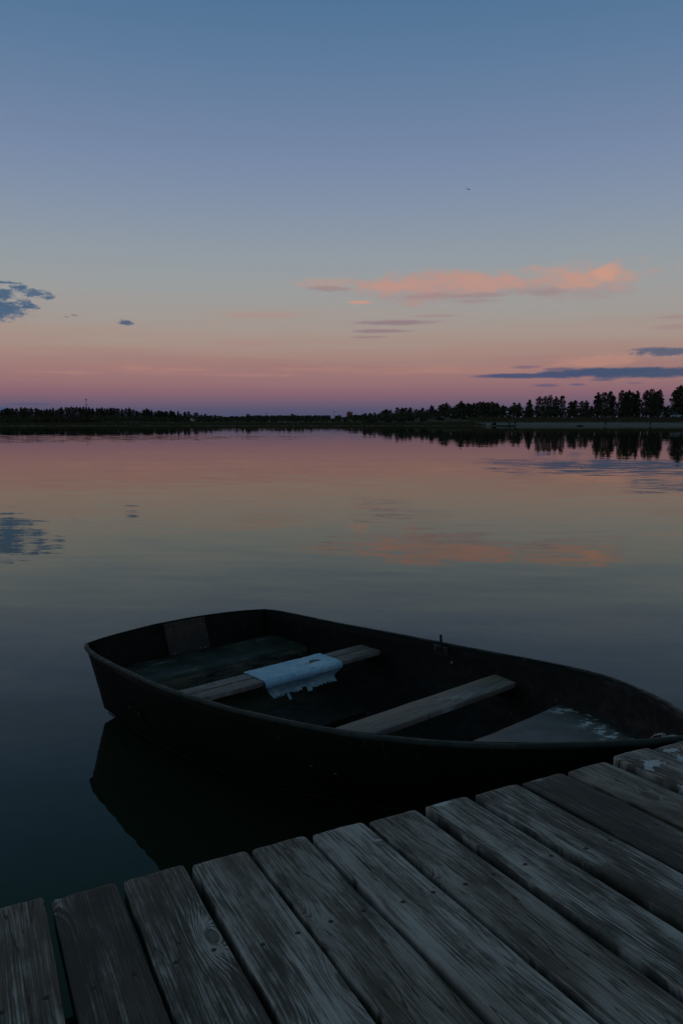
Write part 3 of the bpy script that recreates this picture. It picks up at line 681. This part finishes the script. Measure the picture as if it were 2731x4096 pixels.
JM = Matrix((X, Y, up)).transposed().to_4x4(); JM.translation = org
jet = empty('wooden_jetty'); jet.matrix_world = JM
tag(jet, 'weathered grey plank jetty with loose gaps, filling the lower right', 'jetty')
JI = JM.inverted()
ends = [(JI @ a, JI @ b) for a, b in zip(Lp[:-1], Rp[1:])]        # board 1..11
# local Y decreases to the right of the picture: list (x_end, y_centre, width)
bl = [((a.x + b.x) / 2, (a.y + b.y) / 2, abs(a.y - b.y)) for a, b in ends]
r0 = JI @ Rp[0]; l12 = JI @ Lp[11]
W = .128; g_ = .016
step = bl[0][1] - bl[-1][1]
sgn = 1 if bl[0][1] > bl[-1][1] else -1
pre = []; yc = r0.y + sgn * W / 2; xe = r0.x
slope_ = (bl[-1][0] - bl[0][0]) / (bl[-1][1] - bl[0][1])
for i in range(5): pre.append((xe + slope_ * sgn * (W + g_) * i + .01 * (i % 2), yc + sgn * (W + g_) * i, W))
post = []; yc = l12.y - sgn * W / 2
for i in range(5): post.append((l12.x - slope_ * sgn * (W + g_) * i, yc - sgn * (W + g_) * i, W))
allb = pre[::-1] + bl + post
TH = .045
for i, (xe, yc, wd) in enumerate(allb):
    o = link('deck_board', board_mesh(3.2, wd + .004, TH, .0042, 11 + i), M_DECK, jet, True)
    o.location = (xe, yc, -TH / 2 + random.uniform(-.0015, .0015)); o.rotation_euler = (random.uniform(-.008, .008), 0, random.uniform(-.004, .004))
ym = (allb[0][1] + allb[-1][1]) / 2; yl = abs(allb[0][1] - allb[-1][1]) + .3
for xj in (.32, 1.5, 2.7):
    mb = MB(); mb.box((xj, ym, -TH - .003 - .07), (.06, yl, .14)); mb.build('joist', M_JOIST, jet)
for xj in (.42, 2.6):
    for yj in (ym - yl * .42, ym, ym + yl * .42):
        mb = MB(); mb.tube([(xj, yj, -TH - .01), (xj, yj, -1.9)], .07, 14); mb.build('pile', M_JOIST, jet, True)

# ------------------------------------------------------------------ the rowing boat (local x: stern -> bow, y: to the far side)
U = 1.65
boat = empty('rowing_boat', (-.588 * U, 2.856 * U, 0), D2R(-48.9))
tag(boat, 'dark green open rowing boat with two plank thwarts, moored beside the jetty', 'boat')
HB = [(0, .372), (.03, .386), (.1, .402), (.2, .412), (.36, .420), (.5, .427), (.63, .430), (.77, .426), (.93, .418), (1.07, .404), (1.2, .390), (1.33, .368), (1.46, .336), (1.55, .304), (1.65, .250), (1.75, .183), (1.82, .126), (1.88, .070), (1.925, .022), (1.94, .0)]
ZG = lambda s: .242 + .02 * s + .04 * s * s
HC = [(0, .346), (.2, .354), (.5, .348), (.9, .308), (1.07, .287), (1.2, .266), (1.33, .240), (1.5, .185), (1.65, .122), (1.8, .055), (1.9, .012), (1.94, 0)]
ZC = [(0, .028), (.5, .032), (.9, .058), (1.07, .082), (1.2, .104), (1.33, .128), (1.5, .172), (1.65, .222), (1.8, .285), (1.94, .36)]
ZK = [(0, -.045), (.5, -.075), (.9, -.09), (1.17, -.075), (1.35, -.02), (1.5, .05), (1.65, .13), (1.8, .225), (1.94, .345)]
def section(s):
    hb, hc = max(0, smooth_tab(HB, s)), max(0, smooth_tab(HC, s)); zg, zc, zk = ZG(s), smooth_tab(ZC, s), smooth_tab(ZK, s)
    hc = min(hc, hb)
    pts = []
    for k in range(9):
        t_ = k / 8; b_ = math.sin(t_ * math.pi) * .025 * min(1, hb / .2) * min(1, s / .7)
        pts.append((hb + (hc - hb) * t_ + b_, zg + (zc - zg) * t_))
    for k in range(1, 7):
        t_ = k / 6; pts.append((hc * (1 - t_), zc + (zk - zc) * t_ - .012 * math.sin(t_ * math.pi) * min(1, hc / .15)))
    return pts
def shear(s, z): return s + .075 * max(0, 1 - s / .45) * max(0, (.242 - z) / .24)
def hull_w(s, z):
    pts = section(s)
    for (w0, z0), (w1, z1) in zip(pts, pts[1:]):
        if z1 <= z <= z0: return w1 + (w0 - w1) * (z - z1) / max(1e-6, z0 - z1)
    return pts[0][0] if z > pts[0][1] else 0
SS = [i * .0225 for i in range(78)] + [1.75 + .01 * i for i in range(1, 19)] + [1.936]
rows = []
for s in SS:
    pt = section(s); half = [(shear(s, z), -w_, z) for w_, z in pt]
    cl = -.030 * max(0, (s - 1.45) / .49) ** 1.3            # the stem sits a touch to the near side
    rows.append([(a, b_ + cl, c) for a, b_, c in half] + [(a, -b_ + cl, c) for a, b_, c in half[-2::-1]])
n = len(rows[0]); V = [Vector(v) * U for r_ in rows for v in r_]
Fc = [(i * n + k, i * n + k + 1, (i + 1) * n + k + 1, (i + 1) * n + k) for i in range(len(rows) - 1) for k in range(n - 1)]
for i, v in enumerate(V):
    v += Vector((0, 1, 0)) * .004 * nz(v.x * 2.2, v.z * 5, 3 + (v.y > 0)) * (1 if abs(v.y) > .05 else 0)
hull = link('hull', mesh('hull', V, Fc), M_HULL, boat, True)
sol = hull.modifiers.new('thickness', 'SOLIDIFY'); sol.thickness = .014; sol.offset = 1; sol.use_even_offset = False
def flip_check(o):                      # normals: make them point outward (away from the axis)
    me = o.data; bm = bmesh.new(); bm.from_mesh(me); bm.faces.ensure_lookup_table()
    f = bm.faces[3]
    if f.normal.y * f.calc_center_median().y < 0: bmesh.ops.reverse_faces(bm, faces=bm.faces[:])
    bm.to_mesh(me); bm.free()
flip_check(hull); sol.offset = -1
# transom
pt = section(0); tr = []
NW = 24
V = []
for j in range(13):
    z = -.04 + (.242 + .04) * j / 12
    for i in range(NW + 1):
        u = -1 + 2 * i / NW; wv = hull_w(0, min(z, .2419)) - .004
        zz = z + .016 * (1 - u * u) * max(0, (z - .1) / .142)
        V.append(Vector((shear(0, z) - .026 * (1 - abs(u) ** 2.5) + .002, u * wv, zz)) * U)
Fc = [(j * (NW + 1) + i, j * (NW + 1) + i + 1, (j + 1) * (NW + 1) + i + 1, (j + 1) * (NW + 1) + i) for j in range(12) for i in range(NW)]
tm = link('transom', mesh('transom', V, Fc), M_HULL, boat, True)
md = tm.modifiers.new('thickness', 'SOLIDIFY'); md.thickness = .022; md.offset = 0
def trans_top(u):
    return Vector((shear(0, .242) - .026 * (1 - abs(u) ** 2.5) + .002, u * (hull_w(0, .2419)), .242 + .016 * (1 - u * u))) * U
# gunwale rim all the way round
def sweep(path, prof, closed=False):
    vs = []; fs = []; m_ = len(path); k_ = len(prof)
    for i, p in enumerate(path):
        tg = (path[(i + 1) % m_ if closed else min(i + 1, m_ - 1)] - path[i - 1 if closed else max(i - 1, 0)]); tg.z = 0; tg.normalize()
        o = Vector((tg.y, -tg.x, 0))
        jit = .0018 * nz(p.x * 9, p.y * 9) ; jz = .0022 * nz(p.x * 5, p.y * 5, 4)
        vs += [p + o * (a + jit) + Vector((0, 0, b_ + jz)) for a, b_ in prof]
    for i in range(m_ if closed else m_ - 1):
        j = (i + 1) % m_; fs += [(i * k_ + k, i * k_ + (k + 1) % k_, j * k_ + (k + 1) % k_, j * k_ + k) for k in range(k_)]
    if not closed: fs += [tuple(range(k_))[::-1], tuple((m_ - 1) * k_ + k for k in range(k_))]
    return vs, fs
cl_ = lambda s: -.030 * max(0, (s - 1.45) / .49) ** 1.3
path = [Vector((shear(s, ZG(s)), -max(0, smooth_tab(HB, s)), ZG(s))) * U for s in [i * .03 for i in range(60)] + [1.8 + .012 * i for i in range(12)]]
path += [Vector((1.941, 0, ZG(1.94))) * U] + [Vector((v.x, -v.y, v.z)) for v in path[::-1]]
path = [v + Vector((0, cl_(v.x / U) * U, 0)) for v in path]
pr = [(-.015, -.004), (-.013, .002), (-.005, .004), (.005, .003), (.009, .000), (.010, -.008), (.007, -.014), (.002, -.014), (.001, -.010)]
vs, fs = sweep(path, pr); link('gunwale', mesh('gunwale', vs, fs), M_RIM, boat, True)
tp = [trans_top(1 - 2 * i / 24) for i in range(25)]
vs, fs = sweep(tp, [(-.011, -.010), (-.010, .001), (-.004, .004), (.004, .004), (.010, .001), (.012, -.012)]); link('transom_cap', mesh('transom_cap', vs, fs), M_HULL, boat, True)
# stern bench
prof = [(.052, .150), (.10, .150), (.15, .149), (.20, .148), (.235, .147), (.252, .144), (.262, .137), (.266, .126), (.267, .10), (.268, .06), (.269, .02)]
V = []; NB = 26
for i, (s, z) in enumerate(prof):
    wv = hull_w(max(.0, s - .02), z) - .012
    for k in range(NB + 1):
        u = -1 + 2 * k / NB
        V.append(Vector((s + .004 * nz(u * 4, i * .6) + (-.006 * (1 - u * u) if i else 0), u * wv, z + .0025 * fbm(u * 3, s * 9) + (.006 * abs(u) ** 8 if z > .12 else 0))) * U)
Fc = [(i * (NB + 1) + k, i * (NB + 1) + k + 1, (i + 1) * (NB + 1) + k + 1, (i + 1) * (NB + 1) + k) for i in range(len(prof) - 1) for k in range(NB)]
o = link('stern_bench', mesh('stern_bench', V, Fc), M_BENCH, boat, True); md = o.modifiers.new('thickness', 'SOLIDIFY'); md.thickness = .01; md.offset = 0
# floor panel and its seams
V = []; NB = 20; fl = [.27 + .045 * i for i in range(28)]
zf = lambda s: .034 + .16 * max(0, s - .85) ** 1.6
for s in fl:
    wv = hull_w(s, zf(s)) - .012
    for k in range(NB + 1):
        u = -1 + 2 * k / NB; V.append(Vector((s, u * wv, zf(s) + .004 * (abs(u) > .55) + .002 * fbm(s * 6, u * 3))) * U)
Fc = [(i * (NB + 1) + k, i * (NB + 1) + k + 1, (i + 1) * (NB + 1) + k + 1, (i + 1) * (NB + 1) + k) for i in range(len(fl) - 1) for k in range(NB)]
link('floor_panel', mesh('floor_panel', V, Fc), M_FLOOR, boat, True)
for sb, L_ in ((.70, .26), (.98, .24)):
    mb = MB(); mb.box(Vector((sb, 0, zf(sb) + .010)) * U, (.05, L_ * 2 * U, .022)); mb.build('floor_rib', M_FLOOR, boat)
# bow deck
bdz = lambda s: .252 + .16 * (s - 1.42)
bs = [1.418, 1.42, 1.45] + [1.5 + .035 * i for i in range(11)]
V = []; NB = 20
for i, s in enumerate(bs):
    z = bdz(s) - (.016 if i == 0 else 0); wv = max(.004, hull_w(s, z) - .011)
    for k in range(NB + 1):
        u = -1 + 2 * k / NB; V.append(Vector((s, u * wv + cl_(s), z + .002 * fbm(s * 7, u * 4) + .004 * u ** 4)) * U)
Fc = [(i * (NB + 1) + k, i * (NB + 1) + k + 1, (i + 1) * (NB + 1) + k + 1, (i + 1) * (NB + 1) + k) for i in range(len(bs) - 1) for k in range(NB)]
m, t, b = material('bow_deck_paint')
o_ = t.node('ShaderNodeTexCoord').outputs['Object']
n1 = t.noise(o_, 9, 5, .65).outputs[0]; n3 = t.noise(t.v('MULTIPLY', o_, (22, 34, 22)), 1., 4, .6).outputs[0]; x, y, z = t.xyz(o_)
c = t.mix(t.mr(n1, .35, .65), (.075, .08, .084), (.12, .125, .135))
c = t.mix(t.mr(n3, .66, .74, 0, .7), c, (.16, .18, .19)); c = t.mix(t.mr(n3, .36, .28, 0, .8), c, (.02, .022, .022))
far_strip = t.mr(t.m('MULTIPLY_ADD', x, -.9, t.m('MULTIPLY', y, -1.3)), -2.66, -2.82)       # darker green strip along the far side
c = t.mix(t.m('MULTIPLY', far_strip, .75), c, (.016, .024, .022))
flake = t.m('MULTIPLY', t.mr(t.m('MULTIPLY_ADD', n3, .7, t.m('MULTIPLY', n1, .45)), .60, .66), t.mr(t.m('ABSOLUTE', t.m('ADD', t.m('MULTIPLY_ADD', x, .62, y), -1.93)), .10, .03))
c = t.mix(flake, c, (.55, .62, .68))
t.put(b.inputs['Base Color'], c); b.inputs['Roughness'].default_value = .6
bp = t.node('ShaderNodeBump', None, Strength=.4, Distance=.004, Height=n1); t.l.new(bp.outputs[0], b.inputs['Normal'])
o = link('bow_deck', mesh('bow_deck', V, Fc), m, boat, True); md = o.modifiers.new('thickness', 'SOLIDIFY'); md.thickness = .012; md.offset = -1
# thwarts: planks across
def thwart(name, s0, s1, z, planks, seed, parent_th):
    wd = (s1 - s0) / planks
    obs = []
    for k in range(planks):
        s = s0 + wd * (k + .5); hw = (hull_w(s, z) - .010) * U
        me = board_mesh(2 * hw, wd * U - (.011 if planks > 1 else 0), .027, .004, seed + k, 30, .002, .0012, x0=-hw)
        for v in me.vertices:              # cut the ends along the hull side
            f = v.co.x / hw; v.co.x = f * (hull_w(s - v.co.y / U * 1., z) - .010) * U
        o = link(name, me, M_SEAT, boat, True); o.location = Vector((s, 0, z)) * U; o.location.z -= .0135; o.rotation_euler = (0, 0, D2R(90))
        for sy in (-1, 1):
            mb = MB(); mb.dome((sy * (hw - .035), 0, .0135), .008, (0, 0, 1)); mb.build('bolt', M_BOLT, o, True)
        obs.append(o)
    for sy in (-1, 1):                     # ledge carrying the thwart
        s = (s0 + s1) / 2; mb = MB(); mb.box(Vector((s, sy * (hull_w(s, z - .03) - .022), z - .030)) * U, ((s1 - s0) * U, .05, .03)); mb.build('thwart_ledge', M_HULL, boat)
    return obs
thwart('thwart_plank', .528, .636, .208, 2, 90, None)
thwart('thwart_plank', 1.150, 1.237, .262, 1, 97, None)
# plywood pad for a motor inside the transom
V = []
for j in range(7):
    for i in range(9):
        w_ = -.075 + .17 * i / 8; z = .128 + .128 * j / 6; u = w_ / .372
        V.append(Vector((shear(0, z) - .026 * (1 - abs(u) ** 2.5) + .0165, w_ + .006 * (1 - j / 6) , z)) * U)
Fc = [(j * 9 + i, j * 9 + i + 1, (j + 1) * 9 + i + 1, (j + 1) * 9 + i) for j in range(6) for i in range(8)]
pad = link('motor_pad', mesh('motor_pad', V, Fc), M_PAD, boat); md = pad.modifiers.new('thickness', 'SOLIDIFY'); md.thickness = .02; md.offset = 0
for i, j in ((1, 1), (7, 1), (1, 5), (7, 5), (6, 1)):
    mb = MB(); mb.dome(V[j * 9 + i] + Vector((.010, 0, 0)), .006, (1, 0, .2)); mb.build('bolt', M_BOLT, pad, True)
# rowlock plate and pin on the far gunwale
def rim_pt(s, side, z): return Vector((s, side * (hull_w(s, z)), z)) * U
s = .912; zz = ZG(s)
mb = MB()
n0 = Vector((0, -1, .3)).normalized()
c = rim_pt(s, 1, zz - .022) + Vector((0, -.020, 0)); mb.box(c, (.105, .008, .052), Matrix.Rotation(-.06, 3, 'Z') @ Matrix.Rotation(.22, 3, 'X'))
pl = mb.build('rowlock_plate', M_STEEL, boat)
for dx_ in (-.035, .035):
    mb = MB(); mb.dome(c + Vector((dx_, -.005, .006)), .005, n0); mb.build('bolt', M_BOLT, pl, True)
mb = MB(); q = c + Vector((.0, -.012, 0)); mb.box(q + Vector((.003, .008, .028)), (.014, .006, .125), Matrix.Rotation(.10, 3, 'Y') @ Matrix.Rotation(.15, 3, 'X')); mb.build('rowlock_pin', M_STEEL, boat)
# bracket plates riveted on the near side
for s0, s1, zt in ((.36, .46, .150), (1.19, 1.28, .235)):
    V = []
    for j in range(4):
        for i in range(8):
            s = s0 + (s1 - s0) * i / 7; z = zt - .05 * j / 3; V.append(Vector((shear(s, z), -(hull_w(s, z) + .003), z)) * U)
    Fc = [(j * 8 + i, j * 8 + i + 1, (j + 1) * 8 + i + 1, (j + 1) * 8 + i) for j in range(3) for i in range(7)]
    o = link('side_plate', mesh('side_plate', V, Fc), M_HULL, boat); md = o.modifiers.new('thickness', 'SOLIDIFY'); md.thickness = .005
    for i in (0, 6):
        mb = MB(); mb.dome(V[8 + i + (1 if i == 0 else 0)] + Vector((0, -.003, 0)), .0075, (0, -1, -.2)); mb.build('rivet', M_BOLT, o, True)
# rubbing strake along the chine
for side in (-1, 1):
    pts = [Vector((shear(s, smooth_tab(ZC, s)), side * (smooth_tab(HC, s) + .002), smooth_tab(ZC, s) - .002)) * U for s in [.05 + i * .05 for i in range(37)]]
    mb = MB(); mb.tube(pts, .0035, 6); mb.build('strake', M_HULL, boat, True)
mb = MB(); c = rim_pt(.965, 1, ZG(.965) - .052) + Vector((0, -.018, 0)); mb.dome(c, .009, n0); mb.build('rivet', M_BOLT, boat, True)
# mooring eye at the bow
mb = MB(); cen = Vector((1.84, 0, bdz(1.84) + .012)) * U
mb.tube([cen + Vector((.0, .022 * math.cos(a), .022 * math.sin(a) + .015)) for a in [i * 2 * math.pi / 16 for i in range(17)]], .004, 6); mb.build('mooring_eye', M_STEEL, boat, True)

# ------------------------------------------------------------------ torn pale blue cover on the rear thwart
m, t, b = material('pale_blue_sheet')
o_ = t.node('ShaderNodeTexCoord').outputs['Object']; x, y, z = t.xyz(o_)
n1 = t.noise(o_, 10, 5, .65).outputs[0]; n2 = t.noise(t.v('MULTIPLY', o_, (60, 18, 40)), 1., 3, .6).outputs[0]
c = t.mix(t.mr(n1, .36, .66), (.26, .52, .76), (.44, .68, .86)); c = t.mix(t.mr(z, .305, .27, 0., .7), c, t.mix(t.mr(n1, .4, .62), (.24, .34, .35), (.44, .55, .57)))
cr = t.noise(t.v('MULTIPLY', o_, (26, 7, 26)), 1., 3, .55, .6).outputs[0]
c = t.mix(t.mr(t.m('ABSOLUTE', t.m('SUBTRACT', cr, .47)), .012, .003, 0., .65), c, (.07, .13, .20)); c = t.mix(t.mr(n2, .64, .72, 0., .5), c, (.12, .20, .28))
t.put(b.inputs['Base Color'], c); b.inputs['Roughness'].default_value = .55
bp = t.node('ShaderNodeBump', None, Strength=.5, Distance=.006, Height=t.m('ADD', n1, t.m('MULTIPLY', n2, .3))); t.l.new(bp.outputs[0], b.inputs['Normal'])
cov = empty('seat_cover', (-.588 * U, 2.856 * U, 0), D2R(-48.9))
wa, wb = -.085, .225
NU, NV = 150, 90
def cov_pt(u, v):                         # u along the thwart, v from the back edge over the top and down the front
    wv = wa + (wb - wa) * u
    top = .115; fr = .018; sk = .062
    tot = top + fr + sk; d_ = v * tot; r_ = .006
    if d_ <= top:
        s = .524 + d_; z = .2105 + .0014 * fbm(u * 6, v * 5, 3.) - (.004 * max(0, (d_ - top + .012) / .012) ** 2)
    elif d_ <= top + fr:
        q = d_ - top; s = .641 + .002 * math.sin(q / fr * 3.1); z = .2065 - q
    else:
        q = d_ - top - fr; f = q / sk
        s = .641 - .021 * math.sin(min(1, f * 1.05) * 2.6) + .010 * f * f + .0035 * math.sin(u * 9 + 1) * f + .0025 * nz(u * 11, q * 50); z = .1885 - q * .96
        wv += .048 * f ** .8 * (1 - min(1, u / .22)) - .016 * math.sin(f * 3.1) * max(0, (u - .8) / .2)
    return Vector((s, wv, z)) * U
V = [cov_pt(i / NU, j / NV) for j in range(NV + 1) for i in range(NU + 1)]
Fc = []
for j in range(NV):
    for i in range(NU):
        u = (i + .5) / NU; v = (j + .5) / NV; d_ = v * .195
        lim = .925 - .045 * abs(nz(u * 16, 2.)) - .05 * max(0, nz(u * 44, 5.)) + .03 * (.56 < u < .62) - .035 * (.50 < u < .56)
        if .30 < u < .335: lim = 1.05
        if .335 < u < .36 or .27 < u < .30: lim = .90
        if v > lim: continue
        us, ds = (u - .775) / .080, (d_ - .052 - .012 * ((u - .775) / .080) ** 2) / .0115
        if us * us + ds * ds < 1: continue                 # the grip slot
        a = j * (NU + 1) + i; Fc.append((a, a + 1, a + NU + 2, a + NU + 1))
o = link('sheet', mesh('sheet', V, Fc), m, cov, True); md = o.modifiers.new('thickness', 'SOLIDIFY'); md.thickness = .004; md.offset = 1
tag(cov, 'torn pale blue plastic sheet with a grip slot, draped over the rear thwart', 'seat cover')

# ------------------------------------------------------------------ pale frayed rope end at the bow and a loose white scrap
M_ROPE = simple('pale_rope', (.35, .38, .40), (.5, .54, .56), 60, .85, bump=.5)
rp = empty('mooring_rope', boat.location, D2R(-48.9))
def bowp(s, w_, z): return Vector((s, w_, z)) * U
mb = MB(); pts = []
ctrl = [(1.868, -.058, .410), (1.880, -.040, .413), (1.895, -.022, .409), (1.912, -.004, .412), (1.935, .012, .408), (1.955, .012, .39), (1.962, .0, .34)]
for i in range(len(ctrl) - 1):
    for k in range(6):
        f = k / 6; pts.append(Vector([a + (b_ - a) * f for a, b_ in zip(ctrl[i], ctrl[i + 1])]) * U)
mb.tube(pts, .0045, 8); mb.build('rope_length', M_ROPE, rp, True)
for k, (a, b_) in enumerate((((1.868, -.055, .418), (1.838, -.052, .395)), ((1.868, -.053, .416), (1.85, -.03, .372)), ((1.87, -.05, .416), (1.862, -.02, .366)))):
    a, b_ = Vector(a), Vector(b_); mb = MB(); mb.tube([a * U, (a * .5 + b_ * .5 + Vector((0, 0, .004))) * U, b_ * U], [.003, .0025, .0012], 5); mb.build('frayed_strand', M_ROPE, rp, True)
tag(rp, 'pale frayed mooring rope looped over the bow of the boat', 'rope')

# ------------------------------------------------------------------ specks of leaf adrift on the lake
M_FLEAF = simple('wet_dead_leaf', (.015, .012, .009), (.03, .024, .016), 30, .6)
for k, (px, py) in enumerate(((548, 1866), (1329, 2369), (1329, 2409), (1449, 2066), (1658, 2129), (1205, 2132), (1428, 2132), (1712, 2202), (1578, 2332))):
    r = ray(px, py); q = -CAM_H / r.z; sz = 2.2 / F_PX * q
    n_ = 9; vs = []
    for i in range(n_ + 1):
        f = i / n_; wv = .36 * math.sin(f * math.pi) ** .8
        vs += [(f * 2 - 1, -wv, .12 * wv + .1 * f), (f * 2 - 1, 0, .02 + .1 * f), (f * 2 - 1, wv, .12 * wv + .1 * f)]
    fs = [(3 * i + a, 3 * i + a + 1, 3 * i + a + 4, 3 * i + a + 3) for i in range(n_) for a in (0, 1)]
    o = link('floating_leaf', mesh('floating_leaf', [Vector(v) * sz for v in vs], fs), M_FLEAF); md = o.modifiers.new('thickness', 'SOLIDIFY'); md.thickness = sz * .08
    o.location = (r.x * q, r.y * q, .004); o.rotation_euler = (0, 0, k * 1.9)
    tag(o, 'tiny dark leaf adrift on the open lake beyond the boat', 'leaf', 'leaves adrift on the lake')
